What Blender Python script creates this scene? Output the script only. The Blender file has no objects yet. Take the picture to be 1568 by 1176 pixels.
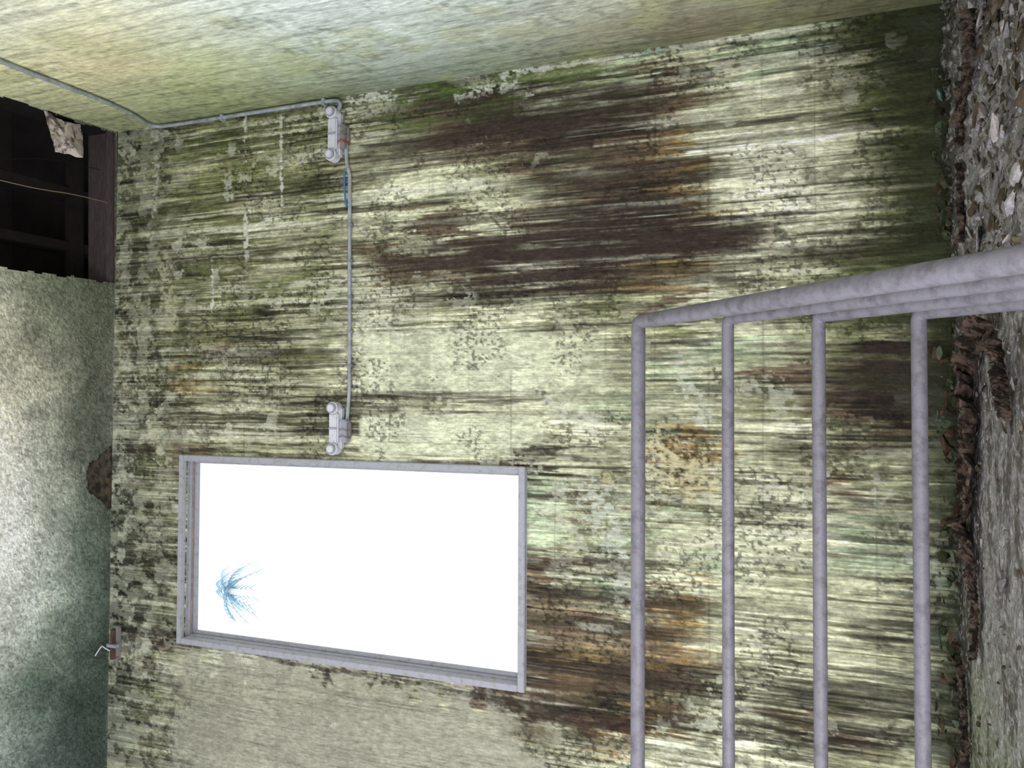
import bpy, bmesh, math, random
import numpy as np
from mathutils import Vector, Matrix

random.seed(4)
K = 2212/1568.0
F = 1660.0
CX, CY = 1106.0, 829.5

# ------------------------------------------------------------------ camera calibration
Zc = Vector((-4466, -22, -1660)).normalized()
Fc = Vector((0, 0, -1))
Yc = (Fc - Zc*Fc.dot(Zc)).normalized()
Xc = Yc.cross(Zc).normalized()
RW = Matrix((Xc, Yc, Zc))           # world from cam

def ray(x, y):
    v = Vector(((x*K-CX)/F, -(y*K-CY)/F, -1.0))
    return RW @ v

WA = math.radians(1.57)
WD = Vector((math.cos(WA), math.sin(WA), 0))
WN = Vector((math.sin(WA), -math.cos(WA), 0))   # toward the room
W0 = Vector((0, 3.0, 0))
UP = Vector((0, 0, 1))
r = ray(1464, 588)
t = W0.dot(WN)/r.dot(WN)
H = -r.z*t
CAM = Vector((0, 0, H))

def hit(x, y, p0, n):
    r = ray(x, y)
    t = (p0-CAM).dot(n)/r.dot(n)
    return CAM + r*t
def wl(x, y, off=0.0):
    """wall coordinates (s,z) at plane offset off into the room"""
    p = hit(x, y, W0+WN*off, WN)
    return (p-W0).dot(WD), p.z
def wp(s, z, off=0.0):
    return W0 + WD*s + WN*off + UP*z
RWn = np.array(RW)
def proj(P):
    q = (P - np.array(CAM)) @ RWn          # cam coords
    d = np.maximum(-q[..., 2], 0.15)
    return (q[..., 0]/d*F+CX)/K, (-q[..., 1]/d*F+CY)/K

HC = hit(174, 588, W0, WN).z              # ceiling height
CS = 0.5*(wl(195, 200)[0] + wl(1470, 0)[0])  # corner
CORN = wp(CS, 0)
q1 = hit(0, 138, Vector((0, 0, HC)), UP); q2 = hit(180, 195, Vector((0, 0, HC)), UP)
RD = (q1-q2); RD.z = 0; RD.normalize()     # right wall dir, toward the camera
RN = Vector((RD.y, -RD.x, 0))
if RN.x > 0: RN = -RN

# ------------------------------------------------------------------ helpers
def lin(c):
    c = np.array(c, dtype=float)/255.0
    return np.where(c <= 0.04045, c/12.92, ((c+0.055)/1.055)**2.4)

def ss(a, b, x):
    t = np.clip((x-a)/(b-a), 0, 1)
    return t*t*(3-2*t)
_tabs = {}
def vn(a, b, seed=0):
    if seed not in _tabs:
        _tabs[seed] = np.random.RandomState(seed+11).rand(256, 256)
    T = _tabs[seed]
    ia = np.floor(a).astype(int); ib = np.floor(b).astype(int)
    fa = a-ia; fb = b-ib
    fa = fa*fa*(3-2*fa); fb = fb*fb*(3-2*fb)
    ia0 = ia % 256; ia1 = (ia+1) % 256; ib0 = ib % 256; ib1 = (ib+1) % 256
    return (T[ia0, ib0]*(1-fa)+T[ia1, ib0]*fa)*(1-fb)+(T[ia0, ib1]*(1-fa)+T[ia1, ib1]*fa)*fb
def fbm(a, b, seed=0, o=4, g=0.55):
    v = 0; w = 0; k = 1.0
    for i in range(o):
        v = v + vn(a*2**i+i*17.3, b*2**i+i*9.1, seed+i)*k; w += k; k *= g
    return v/w

def mat(name, col=(128, 128, 128), rough=0.8, attr=None, noise=None, bump=0.0, bscale=60, metal=0.0, stretch=(1, 1, 1), bdist=0.01, col2=None, lo=.45, hi=.6, streak=0):
    m = bpy.data.materials.new(name); m.use_nodes = True
    nt = m.node_tree; b = nt.nodes["Principled BSDF"]
    b.inputs["Roughness"].default_value = rough
    b.inputs["Metallic"].default_value = metal
    b.inputs["Specular IOR Level"].default_value = 0.25
    tc = nt.nodes.new("ShaderNodeTexCoord")
    mp = nt.nodes.new("ShaderNodeMapping"); mp.inputs["Scale"].default_value = stretch
    nt.links.new(tc.outputs["Object"], mp.inputs[0])
    if attr:
        a = nt.nodes.new("ShaderNodeAttribute"); a.attribute_name = attr
        src = a.outputs["Color"]
    else:
        a = nt.nodes.new("ShaderNodeRGB"); a.outputs[0].default_value = (*lin(col), 1)
        src = a.outputs[0]
    if col2 is not None:
        n = nt.nodes.new("ShaderNodeTexNoise"); n.inputs["Scale"].default_value = noise or 20
        n.inputs["Detail"].default_value = 6; n.inputs["Roughness"].default_value = .65
        nt.links.new(mp.outputs[0], n.inputs["Vector"])
        cr = nt.nodes.new("ShaderNodeMapRange"); cr.inputs[1].default_value = lo; cr.inputs[2].default_value = hi
        nt.links.new(n.outputs[0], cr.inputs[0])
        mx = nt.nodes.new("ShaderNodeMix"); mx.data_type = 'RGBA'
        nt.links.new(cr.outputs[0], mx.inputs[0]); nt.links.new(src, mx.inputs[6])
        mx.inputs[7].default_value = (*lin(col2), 1); src = mx.outputs[2]
    elif noise:
        n = nt.nodes.new("ShaderNodeTexNoise"); n.inputs["Scale"].default_value = noise
        n.inputs["Detail"].default_value = 8; n.inputs["Roughness"].default_value = .7
        nt.links.new(mp.outputs[0], n.inputs["Vector"])
        cr = nt.nodes.new("ShaderNodeMapRange"); cr.inputs[1].default_value = .3; cr.inputs[2].default_value = .7
        cr.inputs[3].default_value = .60; cr.inputs[4].default_value = 1.36
        nt.links.new(n.outputs[0], cr.inputs[0])
        vm = nt.nodes.new("ShaderNodeVectorMath"); vm.operation = 'SCALE'
        nt.links.new(src, vm.inputs[0]); nt.links.new(cr.outputs[0], vm.inputs["Scale"])
        src = vm.outputs[0]
    if streak:
        # fine vertical run-off lines: long thin noise gated by a broad one
        m2 = nt.nodes.new("ShaderNodeMapping"); m2.inputs["Scale"].default_value = (1, 1, .03)
        nt.links.new(tc.outputs["Object"], m2.inputs[0])
        n1 = nt.nodes.new("ShaderNodeTexNoise"); n1.inputs["Scale"].default_value = 95; n1.inputs["Detail"].default_value = 4
        n1.inputs["Roughness"].default_value = .7
        nt.links.new(m2.outputs[0], n1.inputs["Vector"])
        n2 = nt.nodes.new("ShaderNodeTexNoise"); n2.inputs["Scale"].default_value = 5; n2.inputs["Detail"].default_value = 3
        nt.links.new(mp.outputs[0], n2.inputs["Vector"])
        r1 = nt.nodes.new("ShaderNodeMapRange"); r1.inputs[1].default_value = .53; r1.inputs[2].default_value = .60
        r2 = nt.nodes.new("ShaderNodeMapRange"); r2.inputs[1].default_value = .42; r2.inputs[2].default_value = .58
        nt.links.new(n1.outputs[0], r1.inputs[0]); nt.links.new(n2.outputs[0], r2.inputs[0])
        mu = nt.nodes.new("ShaderNodeMath"); mu.operation = 'MULTIPLY'
        nt.links.new(r1.outputs[0], mu.inputs[0]); nt.links.new(r2.outputs[0], mu.inputs[1])
        rr = nt.nodes.new("ShaderNodeMapRange"); rr.inputs[3].default_value = 1.05; rr.inputs[4].default_value = 1-streak
        nt.links.new(mu.outputs[0], rr.inputs[0])
        v2 = nt.nodes.new("ShaderNodeVectorMath"); v2.operation = 'SCALE'
        nt.links.new(src, v2.inputs[0]); nt.links.new(rr.outputs[0], v2.inputs["Scale"]); src = v2.outputs[0]
    nt.links.new(src, b.inputs["Base Color"])
    if bump:
        n = nt.nodes.new("ShaderNodeTexNoise"); n.inputs["Scale"].default_value = bscale
        n.inputs["Detail"].default_value = 5
        nt.links.new(tc.outputs["Object"], n.inputs["Vector"])
        bp = nt.nodes.new("ShaderNodeBump"); bp.inputs["Strength"].default_value = bump
        bp.inputs["Distance"].default_value = bdist
        nt.links.new(n.outputs[0], bp.inputs["Height"]); nt.links.new(bp.outputs[0], b.inputs["Normal"])
    return m

def link(o, parent=None):
    bpy.context.scene.collection.objects.link(o)
    if parent: o.parent = parent
    return o
def empty(name, loc=(0, 0, 0)):
    o = bpy.data.objects.new(name, None); o.location = (0, 0, 0); o.empty_display_size = .1
    return link(o)

def grid(name, O, U, V, lu, lv, step, colorfn, material, dispfn=None, keep=None, N=None):
    nu = int(lu/step)+1; nv = int(lv/step)+1
    u = np.linspace(0, lu, nu); v = np.linspace(0, lv, nv)
    A, B = np.meshgrid(u, v, indexing='ij')
    P = np.array(O)+A[..., None]*np.array(U)+B[..., None]*np.array(V)
    col = colorfn(A, B, P)
    if dispfn is not None:
        P = P+dispfn(A, B, P)[..., None]*np.array(N)
    idx = np.arange(nu*nv).reshape(nu, nv)
    f = np.stack([idx[:-1, :-1], idx[1:, :-1], idx[1:, 1:], idx[:-1, 1:]], -1)
    nrm = Vector(U).cross(Vector(V))
    if N is not None and nrm.dot(Vector(N)) < 0: f = f[..., ::-1]
    if keep is not None:
        k = keep(A, B)
        kc = k[:-1, :-1] & k[1:, :-1] & k[1:, 1:] & k[:-1, 1:]
        f = f[kc]
    f = f.reshape(-1, 4)
    used = np.zeros(nu*nv, bool); used[f.ravel()] = True
    rem = np.cumsum(used)-1
    f = rem[f]
    P = P.reshape(-1, 3)[used]; col = col.reshape(-1, 3)[used]
    me = bpy.data.meshes.new(name)
    me.vertices.add(len(P)); me.vertices.foreach_set("co", P.astype(np.float32).ravel())
    me.loops.add(len(f)*4); me.loops.foreach_set("vertex_index", f.astype(np.int32).ravel())
    me.polygons.add(len(f)); me.polygons.foreach_set("loop_start", np.arange(0, len(f)*4, 4, dtype=np.int32))
    me.update(calc_edges=True)
    at = me.color_attributes.new("paint", 'FLOAT_COLOR', 'POINT')
    c4 = np.ones((len(P), 4), np.float32); c4[:, :3] = np.clip(col, 0, .92)
    at.data.foreach_set("color", c4.ravel())
    me.polygons.foreach_set("use_smooth", np.ones(len(f), bool))
    me.materials.append(material)
    return link(bpy.data.objects.new(name, me))

def box(name, c, ax, size, material, parent=None, bev=0.003):
    """ax: 3 orthonormal vectors; size full extents"""
    bm = bmesh.new(); bmesh.ops.create_cube(bm, size=1)
    for v in bm.verts:
        v.co = Vector((v.co.x*size[0], v.co.y*size[1], v.co.z*size[2]))
    if bev: bmesh.ops.bevel(bm, geom=bm.edges[:], offset=bev, segments=2, affect='EDGES')
    me = bpy.data.meshes.new(name)
    M = Matrix((ax[0], ax[1], ax[2])).transposed().to_4x4(); M.translation = c
    bm.transform(M); bmesh.ops.recalc_face_normals(bm, faces=bm.faces[:]); bm.to_mesh(me); bm.free()
    me.materials.append(material)
    return link(bpy.data.objects.new(name, me), parent)
def disc(name, c, axis, r, d, material, parent=None, seg=28, r2=None):
    bm = bmesh.new(); bmesh.ops.create_cone(bm, cap_ends=True, segments=seg, radius1=r, radius2=r2 or r, depth=d)
    es = [e for e in bm.edges if len(e.link_faces) == 2 and any(len(f.verts) > 4 for f in e.link_faces)]
    bmesh.ops.bevel(bm, geom=es, offset=min(r, d)*.18, segments=2, affect='EDGES')
    q = Vector(axis).to_track_quat('Z', 'Y').to_matrix().to_4x4(); q.translation = c
    bm.transform(q); me = bpy.data.meshes.new(name); bm.to_mesh(me); bm.free()
    me.materials.append(material)
    return link(bpy.data.objects.new(name, me), parent)
def tube(name, splines, rad, material, parent=None, smooth=False):
    cu = bpy.data.curves.new(name, 'CURVE'); cu.dimensions = '3D'; cu.bevel_depth = rad; cu.bevel_resolution = 6
    cu.use_fill_caps = True
    for pts in splines:
        sp = cu.splines.new('NURBS' if smooth else 'POLY'); sp.points.add(len(pts)-1)
        for p, q in zip(sp.points, pts): p.co = (*q, 1)
        if smooth: sp.order_u = 3; sp.use_endpoint_u = True; sp.resolution_u = 8
        sp.use_smooth = True
    cu.materials.append(material)
    return link(bpy.data.objects.new(name, cu), parent)

# ------------------------------------------------------------------ paint: back wall
PAL = dict(W=(210, 209, 182), L=(186, 186, 156), K=(150, 149, 120), O=(110, 112, 78), G=(68, 76, 42),
           g=(162, 176, 144), B=(58, 46, 41), b=(104, 88, 70), Y=(140, 116, 72), D=(34, 28, 26),
           S=(150, 148, 131), s=(104, 109, 93))
COLX = [190, 230, 280, 340, 410, 480, 535, 600, 680, 760, 830, 900, 960, 1003, 1050, 1090, 1150, 1220, 1290, 1350, 1410, 1455]
ROWS = """ggggggggggggggggggGGGs
gggggggggggggggLggOGGs
sssssssOGgOKgbKLgLKGGs
sssssssOGGGGObbKWKKOGG
ssOOOOOObBBBBbYLLLKOGG
sOOGOOKKbbBBbbYWWWLOGG
KOKOOOKLLKbKbYYWWWLKOG
KKOOKOKWLLKbBBYLWWWKOG
KOOOKKLLbLbBDBbbLWLOGG
KOKOOKKbLBBDDDBbWKKOGG
KKOOKOLbbBBBbYYLLKOGGG
KOKKOKLWKLLKOKbLKKKOGG
KKOOKKLWLLKLKKOLLKOKOG
KOObOOLWWWLLKKLggKOBDG
KOYKKKLWWWLLKKgLKbBDDG
KKKKKKLLKLLLgLLLKObDDO
sKKKKKLWWWLWLKYLLWKbOs
sObKKKLLLLBLKLYYLKKLKs
sOOSSSSSSSgLKWYLLKbLKs
sOKSSSSSSSgbLgOKLLLLKs
sKLSSSSSSSgKgLLLLLgLKs
sOKSSSSSSSbLOLLgLLggKs
sOKSSSSSSSbKgLYLLKLLKs
sOOSSSSSSSbbKYYKLLLLKs
sbBSSSSSSSbbbbYLLKLKLs
sKLSSSSSSSbYbYbKLLLLKs
sOKKKKKKKbbbBbbKLLKLKs
sKKSSSSSSKbBBYbLLbKLLs
sKSSSSSSSSKKYLKWLKBbLs
KKSSSSSSSSSKLLLWLLKKLs""".split()
ROWY = [20+40*i for i in range(len(ROWS))]
TAB = np.array([[lin(PAL[c]) for c in row] for row in ROWS])

def wall_color(A, B, P):
    s = A-3.0; z = B
    def look(ds, dz, nx, ny, lo, hi):
        Q = P + ds[..., None]*np.array(WD) + dz[..., None]*np.array(UP)
        x, y = proj(Q)
        fx = np.interp(x, COLX, np.arange(len(COLX)))+nx
        fy = np.interp(y, ROWY, np.arange(len(ROWY)))+ny
        fx = np.clip(fx, 0, len(COLX)-1.001); fy = np.clip(fy, 0, len(ROWY)-1.001)
        ix = np.floor(fx).astype(int); iy = np.floor(fy).astype(int); a = fx-ix; b = fy-iy
        a = ss(lo, hi, a); b = ss(lo, hi, b)
        a = a[..., None]; b = b[..., None]
        return (TAB[iy, ix]*(1-a)+TAB[iy, ix+1]*a)*(1-b)+(TAB[iy+1, ix]*(1-a)+TAB[iy+1, ix+1]*a)*b
    x, y = proj(P)
    m1 = fbm(s*14, z*14, 9)-.5
    j1 = fbm(s*26, z*.9, 1, 5, .7)-.5
    j2 = fbm(s*80, z*1.2, 6, 3)-.5
    wob = .012*(fbm(s*3, z*4, 8, 3)-.5)
    ny = (fbm((s+wob)*42, z*.7, 31, 4, .75)-.5)*2.6
    ca = look(.01*m1, .65*j1+.3*j2, 0, ny, .44, .56)
    cb = look(.03*m1, .25*j2, 0, (fbm(s*60, z*2.5, 35)-.5)*1.0, 0, 1)
    w = ss(.35, .65, fbm(s*24, z*1.5, 41))[..., None]*.55+.40
    c = ca*w+cb*(1-w)
    gray = ss(-12, 12, y-(1000+(x-300)*.155)+120*(m1)+40*(fbm(s*50, z*50, 45, 3)-.5))*ss(860, 790, x+200*m1)*ss(250, 300, x)
    clean = ss(505, 515, y+14*(j1))*ss(604, 594, y)*ss(545, 560, x)*ss(1000, 760, x+150*j1)
    clean = np.maximum(clean, ss(632, 640, y)*ss(700, 690, y)*ss(548, 556, x)*ss(860, 780, x))
    act = (1-gray)*(1-.85*clean)
    # olive-green algae film, strongest above the conduit and in the lower right
    ag = ss(.47, .58, fbm(s*9, z*4, 47, 4, .65))*(.14+.38*ss(560, 500, x)*ss(600, 520, y)+.34*ss(1150, 1300, x)*ss(900, 600, y))*(1-gray)
    c = c*(1-ag)[..., None]+lin((98, 106, 60))*ag[..., None]
    # layered vertical washes
    st = fbm((s+wob)*45, z*.8, 51, 6, .8)
    c = c*np.exp(3.4*(st-.5)*(.25+.75*act))[..., None]
    # dark runs, different widths and lengths
    for fs, fz, lo, hi, zf, amt, sd in [(38, .9, .59, .64, 1.2, .62, 61), (90, 1.2, .59, .65, 1.6, .74, 72), (190, 1.2, .61, .70, 2.2, .6, 83), (60, 3.5, .62, .68, 2.0, .65, 94)]:
        zone = ss(.46, .58, fbm(s*6, z*zf, sd+5, 3))
        dk = ss(lo, hi, fbm((s+wob)*fs, z*fz, sd, 3))*zone*act*amt
        c = c*(1-dk)[..., None]+lin((52, 42, 34))*(dk*.25)[..., None]
    # pale washed runs
    for fs, fz, amt, sd in [(48, 1.0, .58, 71), (120, 1.8, .5, 77)]:
        pl = ss(.58, .65, fbm((s+wob)*fs, z*fz, sd+30, 3))*ss(.46, .58, fbm(s*5, z*1.6, sd+35))*act*ss(1330, 1200, x)*amt
        c = c*(1-pl)[..., None]+lin((210, 210, 188))*pl[..., None]
    # clean, pale panels
    c = c*(1-.78*clean)[..., None]+(lin((196, 200, 172))*(.86+.28*fbm(s*40, z*6, 99)[..., None]))*(.78*clean)[..., None]
    # flaking / mould speckle
    fl = fbm(s*60, z*34, 81, 4, .78)
    c = c*(.50+1.02*fl)[..., None]
    spk = ss(.57, .62, fbm(s*95, z*70, 85, 3))*ss(.46, .58, fbm(s*5, z*5, 87))*(1-.6*gray)
    c = c*(1-.62*spk)[..., None]
    # blotchy algae/soot patches (non-directional)
    bl = ss(.55, .60, fbm(s*20, z*13, 181, 5, .7))*ss(.46, .60, fbm(s*3, z*3, 187, 2))*act*.42
    c = c*(1-bl)[..., None]+lin((74, 74, 48))*(bl*.6)[..., None]
    # plain grey plaster area below-left of the window
    g2 = lin((152, 150, 134))*(.62+.7*fbm(s*34, z*26, 145, 5, .75))[..., None]*(.86+.28*fbm(s*6, z*6, 149, 3))[..., None]
    gst = ss(.6, .66, fbm(s*70, z*2.5, 148, 3))*.2
    g2 = g2*(1-gst)[..., None]
    c = c*(1-.86*gray)[..., None]+g2*(.86*gray)[..., None]
    # top mottled band
    top = ss(320, 220, x+60*m1*3)
    mt = ss(.46, .54, fbm(s*18, z*16, 91, 5, .7))
    c = c*(1-.5*top*mt)[..., None]
    c = c*(1-.4*(top*(1-mt)))[..., None]+lin((160, 161, 146))*(.4*top*(1-mt))[..., None]
    # peeled pale patches
    pp = ss(.62, .64, fbm(s*14, z*12, 101, 5, .65))*ss(.5, .62, fbm(s*3, z*2.4, 105, 2))*(1-gray)
    c = c*(1-.5*pp)[..., None]+lin((194, 196, 176))*(.5*pp)[..., None]
    # moss in the corner
    mo = ss(.46, .58, fbm(s*22, z*9, 107, 4, .65))*ss(80, 20, np.abs(y-(200-.157*(x-195))-22))*ss(560, 640, x)*ss(1010, 880, x)
    c = c*(1-.75*mo)[..., None]+lin((80, 98, 42))*(.75*mo)[..., None]
    # form-board seams
    for i, X0 in enumerate([300, 375, 430, 484, 597, 655, 718, 783, 851, 928, 1003, 1085, 1168, 1250, 1340]):
        z0 = wl(X0, 560)[1]
        wv = 1-ss(.0015, .0045, np.abs(z-z0-.004*(vn(s*5, s*0+i, 110)-.5)))
        k = .24*ss(.35, .6, vn(s*6, s*0+i*3.3, 112))*(1-.6*gray)
        c = c*(1-k*wv)[..., None]
        # each lift of boards took the stain a little differently
        bt = (vn(s*2.5, s*0+i*7.7, 114)-.5)*.36*(1-.6*gray)
        c = c*(1+bt*ss(0, .004, z0-z)*ss(.20, .196, z0-z))[..., None]
    for (Y0, xa, xb) in [(300, 600, 1300), (415, 250, 900), (486, 800, 1300), (560, 540, 1300), (640, 560, 1100), (860, 810, 1440), (1000, 840, 1400)]:
        s0 = wl(700, Y0)[0]
        wv = (1-ss(.002, .005, np.abs(s-s0)))*ss(xa-10, xa, x)*ss(xb+10, xb, x)
        c = c*(1-.10*wv)[..., None]
    # efflorescence (white crust) runs
    cn1 = fbm(s*60, z*45, 121, 4, .7); cn2 = ss(.40, .54, fbm(s*75, z*55, 125, 3))
    def crust(xa, ya, xb, yb, wd, amt, col=(196, 199, 186)):
        nonlocal c
        sa, za = wl(xa, ya); sb, zb = wl(xb, yb)
        d = np.array([sb-sa, zb-za]); L = np.hypot(*d); d = d/L
        tt = np.clip((s-sa)*d[0]+(z-za)*d[1], 0, L)
        dist = np.hypot(s-sa-tt*d[0], z-za-tt*d[1])
        dist = dist+max(wd, .012)*2.2*(cn1-.5)
        k = ss(wd, wd*.5, dist)*amt*cn2
        c = c*(1-k)[..., None]+lin(col)*k[..., None]
    crust(376, 170, 376, 250, .010, .9); crust(376, 330, 378, 400, .014, .9)
    crust(430, 165, 432, 340, .009, .9); crust(432, 330, 375, 350, .014, .8)
    crust(325, 400, 325, 475, .010, .9); crust(400, 335, 430, 335, .010, .8)
    crust(240, 240, 236, 330, .02, .5); crust(250, 400, 262, 500, .045, .7, (176, 176, 144))
    crust(350, 270, 350, 300, .03, .5)
    crust(770, 112, 900, 88, .03, .9); crust(540, 150, 600, 145, .03, .9); crust(700, 150, 790, 130, .025, .8)
    crust(910, 760, 940, 830, .09, .8, (186, 191, 178)); crust(850, 620, 910, 650, .05, .6)
    crust(1060, 600, 1080, 640, .04, .6); crust(1040, 560, 1060, 560, .05, .4)
    crust(1165, 345, 1170, 375, .05, .9, (200, 196, 170)); crust(1170, 720, 1175, 750, .03, .5)
    crust(950, 860, 960, 920, .05, .7); crust(1015, 700, 1065, 735, .10, .8, (198, 190, 150))
    crust(1400, 860, 1460, 900, .05, .5, (160, 168, 152)); crust(1440, 60, 1445, 240, .04, .55, (120, 136, 125))
    crust(1430, 600, 1450, 700, .04, .5, (110, 122, 108)); crust(985, 75, 1010, 72, .03, .8, (144, 182, 158))
    crust(505, 1105, 506, 1108, .03, .6, (184, 185, 174))
    # dark strokes (scar edges)
    sn1 = fbm(s*45, z*14, 131, 4, .7); sn2 = .6+.4*ss(.4, .55, fbm(s*70, z*40, 137, 3))
    def scar(pts, wd, amt, col=(50, 40, 34)):
        nonlocal c
        for (xa, ya), (xb, yb) in zip(pts[:-1], pts[1:]):
            sa, za = wl(xa, ya); sb, zb = wl(xb, yb)
            d = np.array([sb-sa, zb-za]); L = np.hypot(*d); d = d/L
            tt = np.clip((s-sa)*d[0]+(z-za)*d[1], 0, L)
            dist = np.hypot(s-sa-tt*d[0], z-za-tt*d[1])+wd*2.6*(sn1-.5)
            k = ss(wd, wd*.6, dist)*amt*sn2
            c = c*(1-k)[..., None]+lin(col)*k[..., None]
    scar([(380, 996), (430, 1012), (500, 1025), (560, 1035), (640, 1045), (740, 1068)], .013, .8)
    scar([(490, 1022), (500, 1028)], .018, .9)
    scar([(740, 1066), (790, 1082), (850, 1100), (900, 1118)], .038, .85)
    scar([(880, 1105), (960, 1120), (1040, 1090)], .05, .6, (70, 50, 38))
    scar([(790, 690), (850, 690)], .022, .9); scar([(880, 705), (915, 706)], .02, .7)
    scar([(200, 968), (275, 972)], .03, .8); scar([(205, 688), (232, 690)], .03, .8)
    scar([(235, 545), (245, 550)], .02, .8); scar([(200, 740), (240, 735)], .03, .5)
    scar([(200, 850), (240, 850)], .03, .5); scar([(900, 855), (930, 862)], .02, .7)
    scar([(820, 1050), (950, 1045)], .03, .55, (78, 60, 46)); scar([(990, 930), (1060, 940)], .04, .5, (96, 74, 50))
    scar([(1120, 1120), (1230, 1132), (1380, 1145)], .012, .7)
    scar([(1100, 1100), (1180, 1108)], .010, .7)
    scar([(1120, 235), (1120, 237)], .006, .8)
    # long brown bands
    bn1 = fbm((s+wob)*90, z*1.4, 161, 4, .75)-.5
    bn2 = .62+.38*ss(.36, .5, fbm((s+wob)*55, z*4, 171, 4, .7))
    for (xa, xb, yc, hw, am) in [(600, 1200, 378, 30, .92), (820, 1090, 352, 38, .75), (680, 1010, 172, 34, .8), (560, 960, 206, 16, .75), (560, 900, 150, 10, .5), (840, 1095, 264, 28, .72), (900, 1085, 305, 12, .6), (550, 820, 397, 12, .75), (580, 920, 334, 9, .75), (700, 1120, 428, 14, .7), (540, 800, 240, 7, .6), (1080, 1300, 205, 5, .6), (1090, 1330, 150, 4, .5), (810, 1000, 868, 14, .65), (820, 1080, 915, 12, .6), (850, 1060, 965, 12, .6), (1290, 1460, 610, 26, .8), (1300, 1460, 545, 20, .85), (1240, 1460, 575, 10, .6), (820, 1060, 1030, 14, .65), (560, 930, 462, 6, .5), (240, 560, 545, 8, .5), (240, 420, 395, 8, .4), (1180, 1400, 690, 10, .55), (1190, 1420, 385, 14, .55), (560, 780, 603, 4, .5)]:
        sc_, _ = wl((xa+xb)/2, yc); sw = abs(wl((xa+xb)/2, yc+hw)[0]-sc_)
        d = np.abs(s-sc_)/sw+1.1*j1+1.3*bn1
        k = ss(1.10, .80, d)*ss(xa-50, xa+50, x+240*j1+120*j2)*ss(xb+40, xb-40, x+180*j1+100*j2)*am*bn2
        c = c*(1-k)[..., None]+lin((56, 44, 39))*(k*(.45+1.0*fl))[..., None]
    # damp dark-green foot of the wall
    ft = ss(1270, 1420, x+150*(fbm(s*26, z*2.4, 141)-.5)*2)*ss(540, 340, y)
    c = c*(1-.78*ft)[..., None]+lin((44, 50, 22))*(.78*ft)[..., None]*(.6+.8*fl)[..., None]
    ft2 = ss(1320, 1450, x+110*(fbm(s*26, z*2.4, 146)-.5)*2)*ss(800, 560, y)*.65
    c = c*(1-ft2)[..., None]+lin((46, 48, 30))*ft2[..., None]
    ft3 = ss(1400, 1462, x+60*(fbm(s*26, z*6, 147)-.5)*2)*.5
    c = c*(1-ft3)[..., None]+lin((70, 76, 54))*ft3[..., None]
    lm = c.mean(-1, keepdims=True)
    c = (c*.87+lm*.13)*np.array([1.0, 1.0, .98])*1.04
    return c

m_wall = mat("stained_concrete", rough=.88, attr="paint", noise=110, bump=.6, bscale=80, stretch=(1, 1, .3), bdist=.006, streak=.32)
oR = .5*(wl(278, 697)[0]+wl(806, 713)[0]); oL = .5*(wl(275, 985)[0]+wl(806, 1057)[0])
oT = .5*(wl(278, 697)[1]+wl(275, 985)[1]); oB = .5*(wl(806, 713)[1]+wl(806, 1057)[1])
def keepwall(A, B):
    s = A-3.0
    return ~((s > oL+.02) & (s < oR-.02) & (B > oB+.02) & (B < oT-.02))
def wdisp(A, B, P):
    s = A-3.0
    return .004*(fbm(s*10, B*3, 151)-.5)+.003*(fbm(s*40, B*30, 155)-.5)
XL = 2.15
grid("wall_back", wp(-XL, -.02), WD, UP, XL+CS+.004, HC+.02, .0044, lambda A, B, P: wall_color(A-XL+3.0, B-.02, P), m_wall,
     lambda A, B, P: wdisp(A-XL+3.0, B, P), lambda A, B: keepwall(A-XL+3.0, B), WN)

# ------------------------------------------------------------------ right wall
RC_X = [0, 150, 300, 450, 600, 750, 900, 1050, 1250, 1450]
RC_Y = [0, 50, 100, 150, 200]
RT = np.array([[lin(c) for c in row] for row in [  # plaster and mildew tones, with brighter lighting towards the top painted in
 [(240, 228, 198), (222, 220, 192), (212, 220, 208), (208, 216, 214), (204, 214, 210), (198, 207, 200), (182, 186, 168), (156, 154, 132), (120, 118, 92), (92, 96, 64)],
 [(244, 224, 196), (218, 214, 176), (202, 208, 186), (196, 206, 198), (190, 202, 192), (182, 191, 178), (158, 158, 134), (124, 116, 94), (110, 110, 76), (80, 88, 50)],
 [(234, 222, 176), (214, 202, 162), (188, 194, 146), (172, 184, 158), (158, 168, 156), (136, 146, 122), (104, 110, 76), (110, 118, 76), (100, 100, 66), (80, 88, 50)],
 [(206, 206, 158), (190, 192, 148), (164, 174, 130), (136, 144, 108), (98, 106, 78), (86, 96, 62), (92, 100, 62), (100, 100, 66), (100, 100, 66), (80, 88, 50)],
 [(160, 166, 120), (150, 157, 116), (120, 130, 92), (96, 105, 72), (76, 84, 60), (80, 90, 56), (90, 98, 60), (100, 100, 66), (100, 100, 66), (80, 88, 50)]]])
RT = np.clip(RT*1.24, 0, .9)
def tabcol(T, cx, cy, x, y):
    fx = np.clip(np.interp(x, cx, np.arange(len(cx))), 0, len(cx)-1.001); fy = np.clip(np.interp(y, cy, np.arange(len(cy))), 0, len(cy)-1.001)
    ix = np.floor(fx).astype(int); iy = np.floor(fy).astype(int); a = (fx-ix)[..., None]; b = (fy-iy)[..., None]
    return (T[iy, ix]*(1-a)+T[iy, ix+1]*a)*(1-b)+(T[iy+1, ix]*(1-a)+T[iy+1, ix+1]*a)*b
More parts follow.
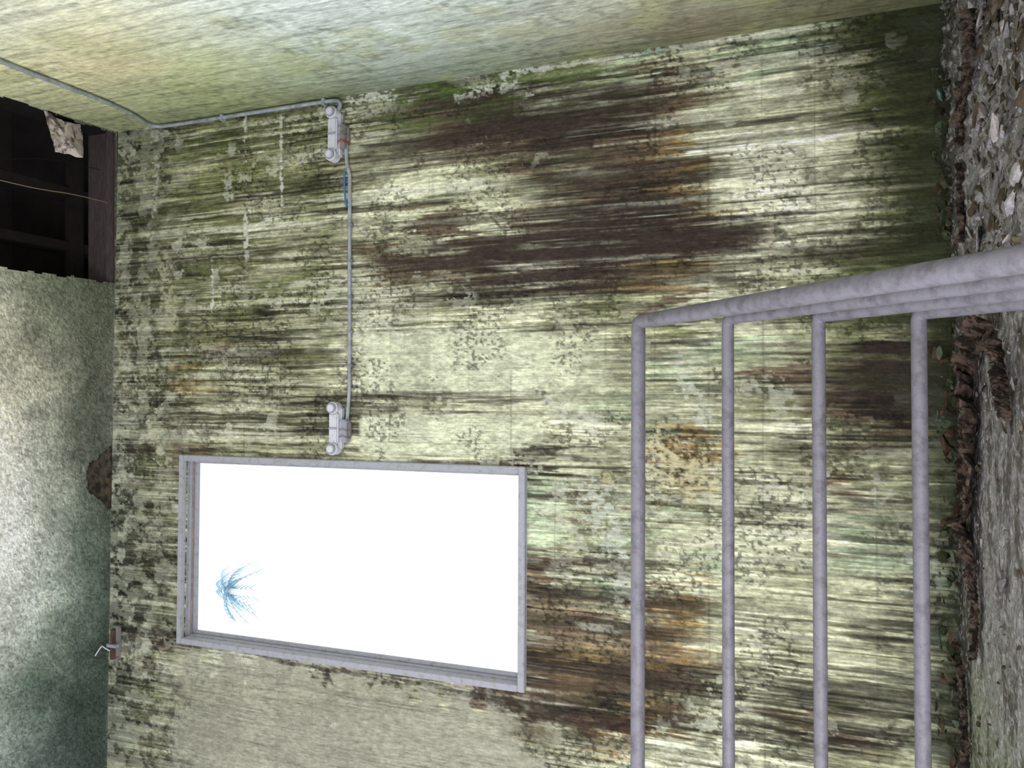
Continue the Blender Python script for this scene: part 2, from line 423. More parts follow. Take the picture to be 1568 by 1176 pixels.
def rw_color(A, B, P):
    Q = P + (.1*(fbm(A*10, B*8, 201)-.5))[..., None]*np.array(UP)
    Q = Q + (.16*(fbm(A*8, B*3, 205)-.5))[..., None]*np.array(RD)
    x, y = proj(Q)
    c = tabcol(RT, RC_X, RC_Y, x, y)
    c = c*(1+.42*(fbm(A*30, B*2, 211)-.5))[..., None]
    c = c*(1+.38*(fbm(A*40, B*30, 215)-.5))[..., None]
    k = ss(.55, .7, fbm(A*5, B*5, 221))*.35
    c = c*(1-k)[..., None]+lin((184, 188, 124))*k[..., None]
    dk = ss(.62, .70, fbm(A*70, B*3, 225, 3))*.28
    c = c*(1-dk)[..., None]
    sp = ss(.60, .66, fbm(A*50, B*40, 227, 3))*ss(.45, .6, fbm(A*4, B*4, 229))*.3
    c = c*(1-sp)[..., None]
    for Z0 in np.arange(.2, 3.8, .17):
        c = c*(1-.12*(1-ss(.002, .006, np.abs(B-Z0))))[..., None]
    # hairline crack and grime along the ceiling junction
    ck = (1-ss(.0, .006, np.abs(A-.95-.35*(B-3.2)-.10*(fbm(B*7, B*0, 233, 4)-.5))))*ss(.28, .2, np.abs(B-3.25))
    c = c*(1-.5*ck)[..., None]
    lm = c.mean(-1, keepdims=True)
    return c*.9+lm*.1
m_rw = mat("mildewed_plaster", rough=.85, attr="paint", noise=70, bump=.6, bscale=60, stretch=(1, 1, .3), bdist=.006)
grid("wall_right", wp(CS, -2.3), RD, UP, 3.6, HC+2.3, .010, lambda A, B, P: rw_color(A, B-2.3, P), m_rw, None, None, RN)

# ------------------------------------------------------------------ ceiling with the broken opening
def poly_in(x, y, poly):
    ins = np.zeros(x.shape, bool); n = len(poly)
    for i in range(n):
        xa, ya = poly[i]; xb, yb = poly[(i+1) % n]
        c = ((ya > y) != (yb > y)) & (x < (xb-xa)*(y-ya)/(yb-ya+1e-12)+xa)
        ins ^= c
    return ins
def cpt(x, y):
    p = hit(x, y, Vector((0, 0, HC)), UP); return (p.x, p.y)
a1 = hit(0, 145, Vector((0, 0, HC)), UP); a2 = hit(176, 205, Vector((0, 0, HC)), UP)
dirh = (a1-a2).normalized()
b1 = hit(0, 409, Vector((0, 0, HC)), UP); b2 = hit(176, 432, Vector((0, 0, HC)), UP)
dirb = (b1-b2).normalized()
farR = (a2.x, a2.y); farL = (b2.x, b2.y)
nearR = tuple((a2+dirh*1.5)[:2]); nearL = tuple((b2+dirb*1.5)[:2])
HOLE = [farR, nearR, nearL, farL]
BLOB = [cpt(*q) for q in [(174, 684), (160, 692), (150, 704), (139, 708), (134, 730), (138, 752), (152, 765), (166, 776), (174, 776)]]
CX0, CY0 = -3.0, 0.2
def cl_keep(A, B):
    x = A+CX0+.018*(fbm(A*14, B*14, 301)-.5)*2; y = B+CY0+.012*(fbm(A*14, B*14, 305)-.5)*2
    return ~(poly_in(x, y, HOLE) | poly_in(x, y, BLOB))
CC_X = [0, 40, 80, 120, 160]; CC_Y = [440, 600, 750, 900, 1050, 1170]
CT = np.array([[lin(c) for c in row] for row in [  # ceiling albedo carries a toned-down lit-to-dark falloff towards the wall
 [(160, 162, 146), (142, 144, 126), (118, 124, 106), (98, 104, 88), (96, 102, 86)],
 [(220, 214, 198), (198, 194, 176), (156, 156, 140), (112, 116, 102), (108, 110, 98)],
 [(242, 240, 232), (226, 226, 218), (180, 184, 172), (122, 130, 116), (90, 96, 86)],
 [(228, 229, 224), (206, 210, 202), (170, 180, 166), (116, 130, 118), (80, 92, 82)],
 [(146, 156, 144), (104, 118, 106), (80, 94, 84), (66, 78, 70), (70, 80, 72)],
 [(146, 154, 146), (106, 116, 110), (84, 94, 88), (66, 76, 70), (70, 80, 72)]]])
def cl_color(A, B, P):
    Q = P+np.stack([.3*(fbm(A*5, B*5, 311)-.5), .2*(fbm(A*5, B*5, 315)-.5), 0*A], -1)
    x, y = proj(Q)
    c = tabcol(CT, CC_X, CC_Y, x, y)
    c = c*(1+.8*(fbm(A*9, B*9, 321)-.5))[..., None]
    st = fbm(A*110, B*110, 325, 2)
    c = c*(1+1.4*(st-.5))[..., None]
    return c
def cl_disp(A, B, P): return -.006*(fbm(A*90, B*90, 331, 2))
m_cl = mat("stippled_ceiling", rough=.9, attr="paint", noise=120, bump=.9, bscale=90, bdist=.008)
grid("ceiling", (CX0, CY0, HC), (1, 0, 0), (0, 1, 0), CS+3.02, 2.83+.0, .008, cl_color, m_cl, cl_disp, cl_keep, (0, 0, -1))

# attic void above
m_dark = mat("dark_attic", (28, 23, 22), .95, noise=12)  # near-black base colour for the attic box and its boards
m_joist = mat("old_joist_wood", (76, 66, 67), .9, noise=18, bump=.4, bscale=30, stretch=(1, 6, 6))
attic = empty("attic_void")
def sheet(name, pts, material, parent=None):
    me = bpy.data.meshes.new(name); me.from_pydata([tuple(p) for p in pts], [], [tuple(range(len(pts)))]); me.materials.append(material)
    return link(bpy.data.objects.new(name, me), parent)
AX0, AX1, AY0, AY1, AZ = -3.0, 2.3, .2, 3.2, HC+1.0
for nm, pts in [("roof_underside", [(AX0, AY0, AZ), (AX1, AY0, AZ), (AX1, AY1, AZ), (AX0, AY1, AZ)]),
                ("side_a", [(AX0, AY1, HC), (AX1, AY1, HC), (AX1, AY1, AZ), (AX0, AY1, AZ)]),
                ("side_b", [(AX0, AY0, HC), (AX1, AY0, HC), (AX1, AY0, AZ), (AX0, AY0, AZ)]),
                ("side_c", [(AX0, AY0, HC), (AX0, AY1, HC), (AX0, AY1, AZ), (AX0, AY0, AZ)]),
                ("side_d", [(AX1, AY0, HC), (AX1, AY1, HC), (AX1, AY1, AZ), (AX1, AY0, AZ)])]:
    sheet(nm, pts, m_dark, attic)
e1 = Vector((farR[0], farR[1], 0)); e2 = Vector((farL[0], farL[1], 0))
ex = (e1-e2).normalized(); ey = Vector((-ex.y, ex.x, 0))
mid = (e1+e2)/2
L = (e1-e2).length
box("trimmer_board", mid+ey*.03+UP*(HC+.10), (ex, ey, UP), (L+.3, .04, .20), m_joist, attic, .004)
box("trimmer_batten", mid+ey*.0+UP*(HC+.03)-ey*.005, (ex, ey, UP), (L+.1, .025, .03), m_joist, attic, .003)
box("upper_plate", mid-ey*.02+UP*(HC+.26), (ex, ey, UP), (L+.8, .06, .07), m_dark, attic, .004)
for k in (.25, .62):
    box("joist", e2+ex*(L*k)-ey*.6+UP*(HC+.32), (ex, ey, UP), (.05, 1.6, .14), m_dark, attic, .004)
sd = Vector((dirh.x, dirh.y, 0)); sn = Vector((-sd.y, sd.x, 0))
box("hole_side_board", Vector((a2.x, a2.y, 0))+sd*.7+Vector((.03, 0, 0))+UP*(HC+.11), (sd, sn, UP), (1.6, .03, .2), m_dark, attic, .003)
sd2 = Vector((dirb.x, dirb.y, 0)); sn2 = Vector((-sd2.y, sd2.x, 0))
box("hole_side_board_b", Vector((b2.x, b2.y, 0))+sd2*.7+Vector((-.03, 0, 0))+UP*(HC+.11), (sd2, sn2, UP), (1.6, .03, .2), m_dark, attic, .003)
bc = Vector((sum(p[0] for p in BLOB)/len(BLOB), sum(p[1] for p in BLOB)/len(BLOB), HC+.035))
box("exposed_lath", bc, (Vector((1, 0, 0)), Vector((0, 1, 0)), UP), (.6, .3, .02), mat("crumbled_plaster_core", (84, 74, 62), .95, noise=30, col2=(36, 34, 28), lo=.42, hi=.6, bump=1, bscale=30), attic, .002)
m_scrap = mat("torn_insulation", (196, 186, 178), .8, noise=25, col2=(90, 76, 70), lo=.5, hi=.62)
# hanging scrap
def hz(x, y, z): return hit(x, y, Vector((0, 0, z)), UP)
bm = bmesh.new()
sc = [(66, 166), (84, 180), (104, 188), (122, 190), (126, 214), (126, 242), (104, 236), (84, 232), (80, 214), (74, 196)]
vs = []
for i, (x, y) in enumerate(sc):
    vs.append(bm.verts.new(hz(x, y, HC+.05+.03*math.sin(i*2.1))))
cv = bm.verts.new(hz(100, 210, HC+.02))
for i in range(len(vs)):
    bm.faces.new((vs[i], vs[(i+1) % len(vs)], cv))
bmesh.ops.subdivide_edges(bm, edges=bm.edges[:], cuts=3, use_grid_fill=True)
for v in bm.verts: v.co += Vector((random.uniform(-1, 1), random.uniform(-1, 1), random.uniform(-1, 1)))*.003
me = bpy.data.meshes.new("torn_plaster_scrap"); bm.to_mesh(me); bm.free(); me.materials.append(m_scrap)
o = link(bpy.data.objects.new("torn_plaster_scrap", me), attic)
md = o.modifiers.new("s", 'SOLIDIFY'); md.thickness = .004
m_wire = mat("dusty_wire", (130, 110, 95), .8)
tube("loose_wire", [[hz(-60, 262, HC+.06), hz(0, 276, HC+.04), hz(60, 290, HC+.02), hz(120, 298, HC+.02), hz(170, 312, HC+.03)]], .0022, m_wire, attic, True)
tube("loose_wire_b", [[hz(-20, 246, HC+.10), hz(60, 240, HC+.12), hz(110, 250, HC+.10), hz(160, 262, HC+.12)]], .0015, m_dark, attic, True)

# ------------------------------------------------------------------ window
m_frame = mat("painted_window_frame", (160, 160, 171), .6, noise=35, col2=(136, 141, 132), lo=.5, hi=.7, bump=.3, bscale=80)
m_rust = mat("rusty_sash", (150, 130, 128), .8, noise=30)
win = empty("window_1")
fw = .030
AXW = (WD, -WN, UP)   # x along wall, y outwards, z up
def wb(name, s0, s1, z0, z1, o0, o1, m, bev=.003, par=win):
    """o: offset into the room (positive)"""
    return box(name, wp((s0+s1)/2, (z0+z1)/2, (o0+o1)/2), AXW, (abs(s1-s0), abs(o1-o0), abs(z1-z0)), m, par, bev)
wb("casing_top", oL, oR, oT-fw, oT, -.02, .022, m_frame)
wb("casing_bottom", oL, oR, oB, oB+fw*1.0, -.02, .022, m_frame)
wb("casing_left", oL, oL+fw, oB+fw, oT-fw, -.02, .022, m_frame)
wb("casing_right", oR-fw, oR, oB+fw, oT-fw, -.02, .022, m_frame)
iL, iR, iB, iT = oL+fw, oR-fw, oB+fw, oT-fw
wb("jamb_left", iL-.02, iL+.004, iB-.02, iT+.02, -.09, -.018, m_frame, .002)
wb("jamb_right", iR-.004, iR+.02, iB-.02, iT+.02, -.09, -.018, m_frame, .002)
wb("head", iL, iR, iT-.004, iT+.02, -.09, -.018, m_frame, .002)
wb("sill", iL, iR, iB-.02, iB+.004, -.09, -.018, m_frame, .002)
wb("head_rust_strip", iL, iR, iT-.008, iT-.004, -.046, -.036, m_rust, .001)
wb("sash_left", iL+.004, iL+.018, iB, iT, -.07, -.05, m_frame, .002)
wb("sash_right", iR-.014, iR-.004, iB, iT, -.07, -.05, m_frame, .002)
wb("sash_top", iL+.018, iR-.014, iT-.020, iT-.004, -.07, -.05, m_frame, .002)
wb("sash_bottom", iL+.018, iR-.014, iB+.004, iB+.014, -.07, -.05, m_frame, .002)
mg = bpy.data.materials.new("window_glass"); mg.use_nodes = True
nt = mg.node_tree; nt.nodes.clear()
ou = nt.nodes.new("ShaderNodeOutputMaterial"); tr = nt.nodes.new("ShaderNodeBsdfTransparent"); gl = nt.nodes.new("ShaderNodeBsdfGlossy")
gl.inputs["Roughness"].default_value = .05; mx = nt.nodes.new("ShaderNodeMixShader"); mx.inputs[0].default_value = .05
nt.links.new(tr.outputs[0], mx.inputs[1]); nt.links.new(gl.outputs[0], mx.inputs[2]); nt.links.new(mx.outputs[0], ou.inputs[0])
wb("glass_pane", iL+.01, iR-.01, iB+.01, iT-.01, -.062, -.058, mg, 0)

# ------------------------------------------------------------------ emergency lights
m_plast = mat("aged_white_plastic", (200, 200, 210), .45, noise=40, col2=(166, 164, 168), lo=.55, hi=.7)
m_ring = mat("lamp_ring", (150, 150, 164), .4)
m_boxm = mat("grey_junction_box", (128, 124, 124), .7, noise=40, col2=(96, 78, 70), lo=.52, hi=.62)
m_red = mat("red_wire", (150, 50, 50), .5); m_blue = mat("blue_wire", (70, 112, 172), .5)
def lamp(xc, ya, yb, brown):
    e = empty("emergency_light")
    sR, zt = wl(xc, ya); sL, _ = wl(xc, yb)
    s0 = (sR+sL)/2; w = sR-sL
    def b(n, ds0, ds1, dz0, dz1, o0, o1, m, bev=.003): return wb(n, s0+ds0, s0+ds1, zt+dz0, zt+dz1, o0, o1, m, bev, e)
    h = .034
    b("back_plate", -w*.42, w*.42, -h*1.0, h*.75, 0, .034, m_plast, .006)
    b("cover", -w*.30, w*.30, -h*.8, h*.6, .034, .052, m_plast, .006)
    b("cover_rib", -w*.02, w*.02, -h*.7, h*.5, .052, .056, m_ring, .001)
    for k, sg in enumerate((-1, 1)):
        c = wp(s0+sg*w*.40, zt+.0, .035)
        disc("lamp_housing_%d" % (k+1), c, WN, .028, .05, m_plast, e)
        disc("lamp_bezel_%d" % (k+1), c+WN*.028, WN, .023, .010, m_ring, e)
        disc("lamp_lens_%d" % (k+1), c+WN*.034, WN, .016, .005, m_plast, e)
    b("junction_box", -w*.28, w*.18, -.062, -.034, 0, .035, m_boxm if brown else m_ring)
    b("terminal_strip", -w*.20, w*.12, -.072, -.062, .004, .022, m_boxm)
    for k, (m, o) in enumerate(((m_red if brown else m_boxm, -.04), (m_boxm, -.01), (m_boxm if brown else m_ring, .03))):
        tube("lead_%d" % (k+1), [[wp(s0+o, zt-.03, .04), wp(s0+o+.012, zt-.05, .052), wp(s0+o-.004, zt-.066, .04), wp(s0+o, zt-.07, .015)]], .0022, m, e, True)
    return e, s0, zt, w
e1_, sA, zA, wA_ = lamp(517, 170, 250, True)
e2_, sB, zB, wB_ = lamp(519, 617, 694, False)

m_cond = mat("grey_conduit", (148, 155, 162), .5, noise=25)
m_clip = mat("conduit_clip", (126, 130, 134), .6, noise=30)
con = empty("electrical_conduit")
sc1, zc1 = wl(538, 256); sc2, zc2 = wl(537, 612)
tube("wall_run", [[wp(sA-.02, zA-.055, .012), wp(sc1+.02, zA-.055, .012), wp(sc1-.03, zc1, .012), wp(sc1-.1, zc1, .012), wp((sc1+sc2)/2, (zc1+zc2)/2, .012), wp(sc2+.1, zc2, .012), wp(sc2+.02, zc2, .012), wp(sB+.02, zB-.05, .012)]], .0085, m_cond, con, True)
p1 = wl(530, 265); p2 = wl(530, 318)
tube("blue_cable", [[wp(p1[0], p1[1], .012), wp((p1[0]+p2[0])/2, p1[1]+.004, .015), wp(p2[0], p2[1]-.01, .012)]], .0045, m_blue, con, True)
for k, y in enumerate((345, 400, 455, 508, 560)):
    p = wl(538, y)
    wb("clip_%d" % (k+1), p[0]-.007, p[0]+.007, p[1]-.014, p[1]+.014, 0, .022, m_clip, .002, con)
def w3(x, y, off):
    s, z = wl(x, y); return wp(min(s, CS-.018), z, off)
def rw3(x, y): return hit(x, y, CORN+RN*.014, RN)
pts = [wp(sA+wA_*.40, zA+.0, .02), w3(526, 164, .018), w3(522, 156, .018), w3(508, 152, .018), w3(480, 152, .02), w3(420, 160, .02), w3(340, 174, .02), w3(270, 186, .02), w3(240, 188, .03)]
pts2 = [rw3(205, 176), rw3(188, 168), rw3(165, 157), rw3(100, 132), rw3(0, 94), rw3(-120, 46)]
tube("riser_and_wall_run", [pts+pts2], .009, m_cond, con, True)
for k, (x, y) in enumerate([(500, 150), (345, 173)]):
    p = wl(x, y); ps = min(p[0], CS-.02); wb("riser_clip_%d" % (k+1), ps-.016, ps+.016, p[1]-.008, p[1]+.008, 0, .032, m_cond, .002, con)
# rusty bracket near the ceiling
br = empty("rusty_bracket")
p = wl(181, 983)
wb("bracket_plate", p[0]-.09, p[0]+.09, p[1]-.022, p[1]+.012, 0, .025, m_boxm, .003, br)
wb("bracket_lip", p[0]-.075, p[0]+.075, p[1]-.012, p[1]+.002, .025, .05, mat("rust", (84, 66, 60), .9, noise=40), .002, br)
wb("bracket_strap", p[0]-.012, p[0]+.004, p[1]-.04, p[1]+.02, .03, .056, m_ring, .002, br)
tube("bent_wire", [[wp(p[0]-.03, p[1]+.0, .05), wp(p[0]-.01, p[1]+.02, .07), wp(p[0]+.01, p[1]+.01, .09), wp(p[0]-.04, p[1]+.03, .11)]], .003, m_plast, br, True)
# plaster rosettes (old fixing scars)
m_ros = mat("plaster_patch", (176, 174, 142), .9, noise=40, col2=(120, 114, 88), lo=.45, hi=.6, bump=.5, bscale=80)
for (x, y, rr) in [(449, 245, .026), (930, 730, .034)]:
    s, z = wl(x, y)
    bm = bmesh.new(); ring = []; n = 18
    c0 = bm.verts.new(wp(s, z, .006))
    for i in range(n):
        a = i/n*math.tau; q = rr*random.uniform(.75, 1.15)
        ring.append((bm.verts.new(wp(s+math.cos(a)*q*.6, z+math.sin(a)*q*.6, .012)), bm.verts.new(wp(s+math.cos(a)*q, z+math.sin(a)*q, -.002))))
    for i in range(n):
        a, b = ring[i]; c_, d = ring[(i+1) % n]
        bm.faces.new((c0, a, c_)); bm.faces.new((a, b, d, c_))
    bmesh.ops.recalc_face_normals(bm, faces=bm.faces[:])
    me = bpy.data.meshes.new("plaster_patch"); bm.to_mesh(me); bm.free(); me.materials.append(m_ros)
    link(bpy.data.objects.new("plaster_patch", me))

# ------------------------------------------------------------------ railing
m_rail = mat("chipped_grey_paint", (122, 119, 130), .5, noise=30, col2=(88, 83, 92), lo=.46, hi=.74, bump=.3, bscale=120, bdist=.004)
m_rail.node_tree.nodes["Principled BSDF"].inputs["Specular IOR Level"].default_value = .4
rail = empty("stair_railing")
RY = 2.2
ra = math.radians(2.0)
RDIR = Vector((math.cos(ra), math.sin(ra), 0)); RNN = Vector((math.sin(ra), -math.cos(ra), 0))
C0 = hit(973, 493, Vector((0, RY, 0)), Vector((0, 1, 0)))
Pend = CAM + ray(1568, 395)*1.05
sdir = (Pend-C0)
sdir.normalize()
rads = [.0205, .0165, .0175, .0190]
zs = []
for i, x in enumerate((977, 1115, 1255, 1410)):
    pz = hit(x, 800, C0, RNN); zs.append(pz.z)
for i, z in enumerate(zs):
    c = Vector((C0.x, C0.y, z))
    a = c-RDIR*2.6
    tube("rail_%d" % (i+1), [[a, c-RDIR*.9, c-RDIR*.02, c-RDIR*.004+sdir*.004, c+sdir*.02, c+sdir*1.0, c+sdir*2.6]], rads[i], m_rail, rail)
zt = zs[0]
pl = Vector((C0.x, C0.y, 0))-RDIR*1.9
tube("post_landing", [[pl+UP*-.02, pl+UP*zt]], .02, m_rail, rail)
disc("post_foot", pl+UP*.006, UP, .05, .012, m_rail, rail)
for k, tt in enumerate((1.45, 2.5)):
    p = Vector((C0.x, C0.y, zt))+sdir*tt
    tube("post_stair_%d" % (k+1), [[p, p-UP*(zt+.25)]], .02, m_rail, rail)

# ------------------------------------------------------------------ landing floor
def fl_disp(A, B, P):
    wall = ss(.35, .0, 2.93-P[..., 1])
    right = ss(-.2, .8, P[..., 0])
    return .05*wall*right*fbm(A*9, B*9, 401)+.035*(fbm(A*16, B*16, 405, 5, .7)-.5)*(.4+right)
def fl_color(A, B, P):
    n = fbm(A*12, B*14, 411, 5, .7)[..., None]
    c = lin((156, 152, 156))*(1-n)*1.4+lin((90, 88, 72))*n
    k = ss(-.6, -1.3, P[..., 0]+.3*(fbm(A*4, B*4, 415)-.5))[..., None]
    c = c*(1-k)+lin((142, 150, 126))*k*(.7+.6*n)
    d = ss(.50, .58, fbm(A*7, B*20, 421, 5, .7))[..., None]
    c = c*(1-.65*d)+lin((62, 54, 42))*.65*d
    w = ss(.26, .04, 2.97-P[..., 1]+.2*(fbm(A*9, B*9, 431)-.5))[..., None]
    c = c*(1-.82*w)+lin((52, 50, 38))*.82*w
    sp = ss(.6, .66, fbm(A*60, B*60, 441, 3))[..., None]
    c = c*(1-.5*sp)+lin((204, 198, 204))*.5*sp
    return c
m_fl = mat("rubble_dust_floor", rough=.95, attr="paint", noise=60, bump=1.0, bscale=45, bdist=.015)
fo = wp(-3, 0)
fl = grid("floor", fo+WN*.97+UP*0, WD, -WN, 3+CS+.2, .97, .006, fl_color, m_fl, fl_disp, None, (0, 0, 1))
m_conc = mat("rough_concrete", (120, 118, 108), .95, noise=14, bump=.6, bscale=40)
slab = wp((-3+CS)/2, -.13, .48)
box("landing_slab", slab, AXW, (3+CS, .96, .2), m_conc, None, .008)
# stairs going down towards the camera side
rise = .25*abs(sdir.z)/abs(sdir.y)
bm = bmesh.new()
x0, x1 = C0.x+.03, CS-.30
ye = 2.02; prof = [(ye, -.04)]
zz = -.04-.0; yy = ye
N = int(2.2/rise)
for i in range(N):
    zz -= rise; prof.append((yy, zz)); yy -= .25; prof.append((yy, zz))
prof.append((yy, zz-.2)); prof.append((ye, -.28))
va = [bm.verts.new((x0, p[0], p[1])) for p in prof]; vb = [bm.verts.new((x1, p[0], p[1])) for p in prof]
bm.faces.new(va); bm.faces.new(vb[::-1])
for i in range(len(prof)):
    j = (i+1) % len(prof); bm.faces.new((va[i], vb[i], vb[j], va[j]))
bmesh.ops.recalc_face_normals(bm, faces=bm.faces[:])
me = bpy.data.meshes.new("staircase"); bm.to_mesh(me); bm.free(); me.materials.append(m_conc)
link(bpy.data.objects.new("staircase", me))
box("floor", Vector((-.6, .8, -2.35)), (Vector((1, 0, 0)), Vector((0, 1, 0)), UP), (5, 4.6, .1), m_conc, None, .01)  # unseen lower slab, put in only for its effect on the light

# ------------------------------------------------------------------ rubble (one object)
rb = bmesh.new(); rcl = rb.verts.layers.float_color.new("paint")
def chunks(seed, n, regionfn, sizefn, cols, flat=(.8, .8, .5)):
    rnd = random.Random(seed)
    for i in range(n):
        p = regionfn(rnd); sz = sizefn(rnd)
        c = lin(rnd.choice(cols))*rnd.uniform(.7, 1.1)
        rr = bmesh.ops.create_icosphere(rb, subdivisions=1 if sz < .012 else 2, radius=1)
        rot = Matrix.Rotation(rnd.uniform(0, 6.3), 3, 'Z') @ Matrix.Rotation(rnd.uniform(-.6, .6), 3, 'X')
        f = (rnd.uniform(.5, 1.6)*flat[0], rnd.uniform(.5, 1.2)*flat[1], rnd.uniform(.25, 1.1)*flat[2])
        cuts = [(Vector((rnd.gauss(0, 1), rnd.gauss(0, 1), rnd.gauss(0, 1))).normalized(), rnd.uniform(.2, .6)) for _ in range(7)]
        for v in rr['verts']:
            co = v.co.copy()
            for nn, dd in cuts:
                q = co.dot(nn)
                if q > dd: co -= nn*(q-dd)
            co *= rnd.uniform(.88, 1.12)
            co = Vector((co.x*f[0], co.y*f[1], co.z*f[2]))*sz*1.3
            v.co = rot @ co + p
            v[rcl] = (*[float(min(1, k)) for k in c], 1)
m_rub = mat("rubble_mix", rough=.95, attr="paint", noise=50, bump=.6, bscale=80)
def reg_right(r):
    s = CS-.06-abs(r.gauss(0, .6)); o = r.random()**.8*.86+.07
    return wp(s, .008+.03*max(0, .3-o), o)
chunks(3, 1300, reg_right, lambda r: .003+.024*r.random()**4.5,
       [(166, 160, 166), (140, 134, 140), (122, 114, 114), (100, 84, 72), (118, 108, 94), (80, 72, 58), (190, 184, 188), (92, 86, 76)], (1.1, .9, .4))
def reg_all(r): return wp(r.uniform(-2.2, CS-.06), .006, r.random()**1.3*.83+.05)
chunks(5, 700, reg_all, lambda r: .003+.012*r.random()**3,
       [(160, 158, 154), (132, 128, 116), (92, 80, 66), (66, 54, 44), (114, 106, 92)])
def reg_base(r): return wp(r.uniform(-2.2, CS-.04), .01+.06*r.random()**1.5, abs(r.gauss(0, .05))+.016)
chunks(7, 520, reg_base, lambda r: .005+.022*r.random()**2,
       [(60, 66, 44), (78, 84, 62), (98, 106, 90), (50, 46, 36), (78, 68, 54), (84, 66, 54)], (1.1, .7, .8))
bs = [(1441, 150, .03, (140, 164, 156)), (1526, 194, .024, (226, 214, 220)), (1452, 188, .02, (100, 114, 98)), (1536, 40, .02, (180, 172, 172)), (1510, 260, .02, (180, 172, 176)), (1545, 310, .026, (190, 184, 190)), (1500, 330, .018, (160, 152, 156)), (1448, 240, .018, (90, 102, 82))]
for k, (x, y, sz, col) in enumerate(bs):
    pp = hit(x, y, Vector((0, 0, .015)), UP)
    if (pp-W0).dot(WN) < .03: s_, z_ = wl(x, y, .03); pp = wp(s_, max(z_, .02), .03)
    chunks(20+k, 1, lambda r, pp=pp: Vector(pp), lambda r, sz=sz: sz, [col], (1, 1, .8))

# rotten boards / peeled strips, part of the debris
m_rot = mat("rotten_wood", (96, 80, 72), .95, noise=26, col2=(36, 30, 27), lo=.44, hi=.56, bump=.9, bscale=50, bdist=.012)
rot = empty("rotten_board")
def strip(pts, wd, th=.008, lift=.012, curl=.02):
    bm = bmesh.new(); n = 70; m = 11
    P = [Vector(p) for p in pts]
    segs = [(P[i+1]-P[i]).length for i in range(len(P)-1)]; tot = sum(segs)
    rows = []
    sd_ = random.randint(0, 99)
    for i in range(n+1):
        d = tot*i/n; k = 0
        while k < len(segs)-1 and d > segs[k]: d -= segs[k]; k += 1
        c = P[k].lerp(P[k+1], min(1, d/segs[k])); tdir = (P[k+1]-P[k]).normalized(); side = Vector((-tdir.y, tdir.x, 0)).normalized()
        e = min(1, i/5+.15, (n-i)/5+.15)
        wA = wd*e*(.35+.5*float(vn(np.array(i*.5), np.array(sd_*1.0), 501)))
        wB = wd*e*(.35+.5*float(vn(np.array(i*.5), np.array(sd_*1.0+3), 507)))
        row = []
        for j in range(m):
            q = j/(m-1)
            off = -wA+(wA+wB)*q
            hgt = lift+curl*(abs(q-.4)**2)*3*(.2+float(vn(np.array(i*.16), np.array(j*.25+sd_), 505)))+.012*float(vn(np.array(i*.6), np.array(j*.8+sd_), 509))
            row.append(bm.verts.new(c+side*off+UP*hgt))
        rows.append(row)
    for i in range(n):
        for j in range(m-1):
            if random.random() < .03 and j in (0, 1, m-2, m-3): continue
            bm.faces.new((rows[i][j], rows[i+1][j], rows[i+1][j+1], rows[i][j+1]))
    bmesh.ops.recalc_face_normals(bm, faces=bm.faces[:])
    me = bpy.data.meshes.new("board_piece"); bm.to_mesh(me); bm.free(); me.materials.append(m_rot)
    o = link(bpy.data.objects.new("board_piece", me), rot); md = o.modifiers.new("s", 'SOLIDIFY'); md.thickness = th; md.offset = 1
    return o
me = bpy.data.meshes.new("rubble_pile"); rb.to_mesh(me); rb.free(); me.materials.append(m_rub)
link(bpy.data.objects.new("rubble_pile", me))
def fp(x, y, z=.0): return hit(x, y, Vector((0, 0, z)), UP)
strip([fp(1490, 560), fp(1496, 640), fp(1498, 720), fp(1488, 790)], .13, curl=.05)
strip([fp(1484, 800), fp(1494, 850), fp(1502, 880)], .08, curl=.04)
strip([fp(1500, 880), fp(1504, 940), fp(1502, 1010)], .035, curl=.02)
strip([fp(1498, 560), fp(1510, 520), fp(1530, 500)], .05, curl=.05)
strip([fp(1484, 220), fp(1488, 150), fp(1502, 100)], .04, curl=.03)
strip([fp(1504, 90), fp(1500, 50), fp(1504, 10)], .04, curl=.04)
strip([fp(1540, 520), fp(1548, 580), fp(1556, 640)], .04, curl=.04)
strip([fp(1484, 250), fp(1482, 310), fp(1486, 370)], .04, curl=.03)
strip([fp(1482, 1020), fp(1486, 1090), fp(1490, 1176)], .03, curl=.02)

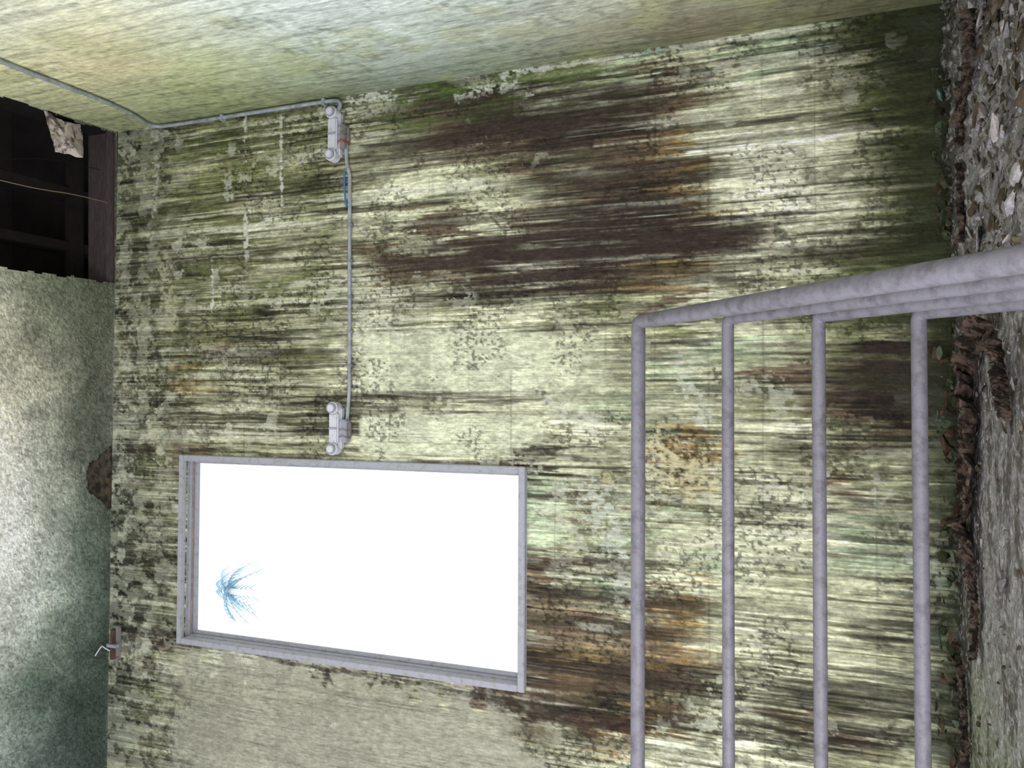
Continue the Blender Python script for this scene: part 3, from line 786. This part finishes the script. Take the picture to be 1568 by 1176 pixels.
# ------------------------------------------------------------------ outside palm
m_palm = mat("washed_out_palm_leaf", (160, 200, 220), .8); m_trunk = mat("blown_out_trunk", (252, 252, 252), .9)  # overexposed outdoor look is put into the leaf and trunk colours
palm = empty("palm_tree")
pc = CAM + ray(350, 905)*13.0
tube("trunk", [[Vector((pc.x, pc.y, -3)), Vector((pc.x+.02, pc.y, 2)), pc]], .05, m_trunk, palm, True)
bm = bmesh.new(); rnd = random.Random(3)
for i in range(19):
    a = i/19*math.tau+.2; Lf = rnd.uniform(.36, .6); el = rnd.uniform(-.2, .9)
    tip = []
    for k in range(9):
        q = k/8; rr_ = Lf*q; p = pc+Vector((math.cos(a)*rr_, math.sin(a)*rr_*.6, rr_*el-.9*Lf*q*q))
        tip.append(p)
    sd_ = Vector((-math.sin(a), math.cos(a), 0))
    for k in range(8):
        w0 = .014*(1-k/9)
        bm.faces.new([bm.verts.new(v) for v in (tip[k]-UP*w0, tip[k+1]-UP*w0, tip[k+1]+UP*w0, tip[k]+UP*w0)])
        for sg in (-1, 1):
            b_ = tip[k]; e_ = tip[k]+(tip[min(8, k+1)]-tip[k])*1.2+sd_*sg*.12-UP*.12
            bm.faces.new([bm.verts.new(v) for v in (b_, b_+UP*.035, e_)])
me = bpy.data.meshes.new("fronds"); bm.to_mesh(me); bm.free(); me.materials.append(m_palm)
link(bpy.data.objects.new("fronds", me), palm)
box("ground_outside", Vector((0, 14, -3.1)), (Vector((1, 0, 0)), Vector((0, 1, 0)), UP), (30, 20, .2), mat("pale_ground", (200, 205, 200), .9, noise=3), None, 0)

# ------------------------------------------------------------------ light
w = bpy.data.worlds.new("sky"); bpy.context.scene.world = w; w.use_nodes = True
bg = w.node_tree.nodes["Background"]; bg.inputs[0].default_value = (.95, .97, 1, 1); bg.inputs[1].default_value = 1.5
def area(name, loc, tgt, size, e, col=(1, 1, 1)):
    l = bpy.data.lights.new(name, 'AREA'); l.energy = e; l.size = size; l.color = col
    o = bpy.data.objects.new(name, l); o.location = loc
    o.rotation_euler = (Vector(tgt)-Vector(loc)).to_track_quat('-Z', 'Y').to_euler(); link(o)
area("stairwell_fill", (-1.4, -.4, .2), (.6, 2.1, 3.3), 1.2, 64, (1, .99, .98))  # added area lamp, unseen, brightens the right wall and ceiling

cam = bpy.data.cameras.new("camera"); cam.sensor_fit = 'HORIZONTAL'; cam.sensor_width = 36; cam.lens = 36*F/2212
cam.clip_start = .02
co = bpy.data.objects.new("camera", cam); M = RW.to_4x4(); M.translation = CAM; co.matrix_world = M
link(co); bpy.context.scene.camera = co
bpy.context.scene.view_settings.view_transform = 'Standard'
bpy.context.scene.view_settings.look = 'None'
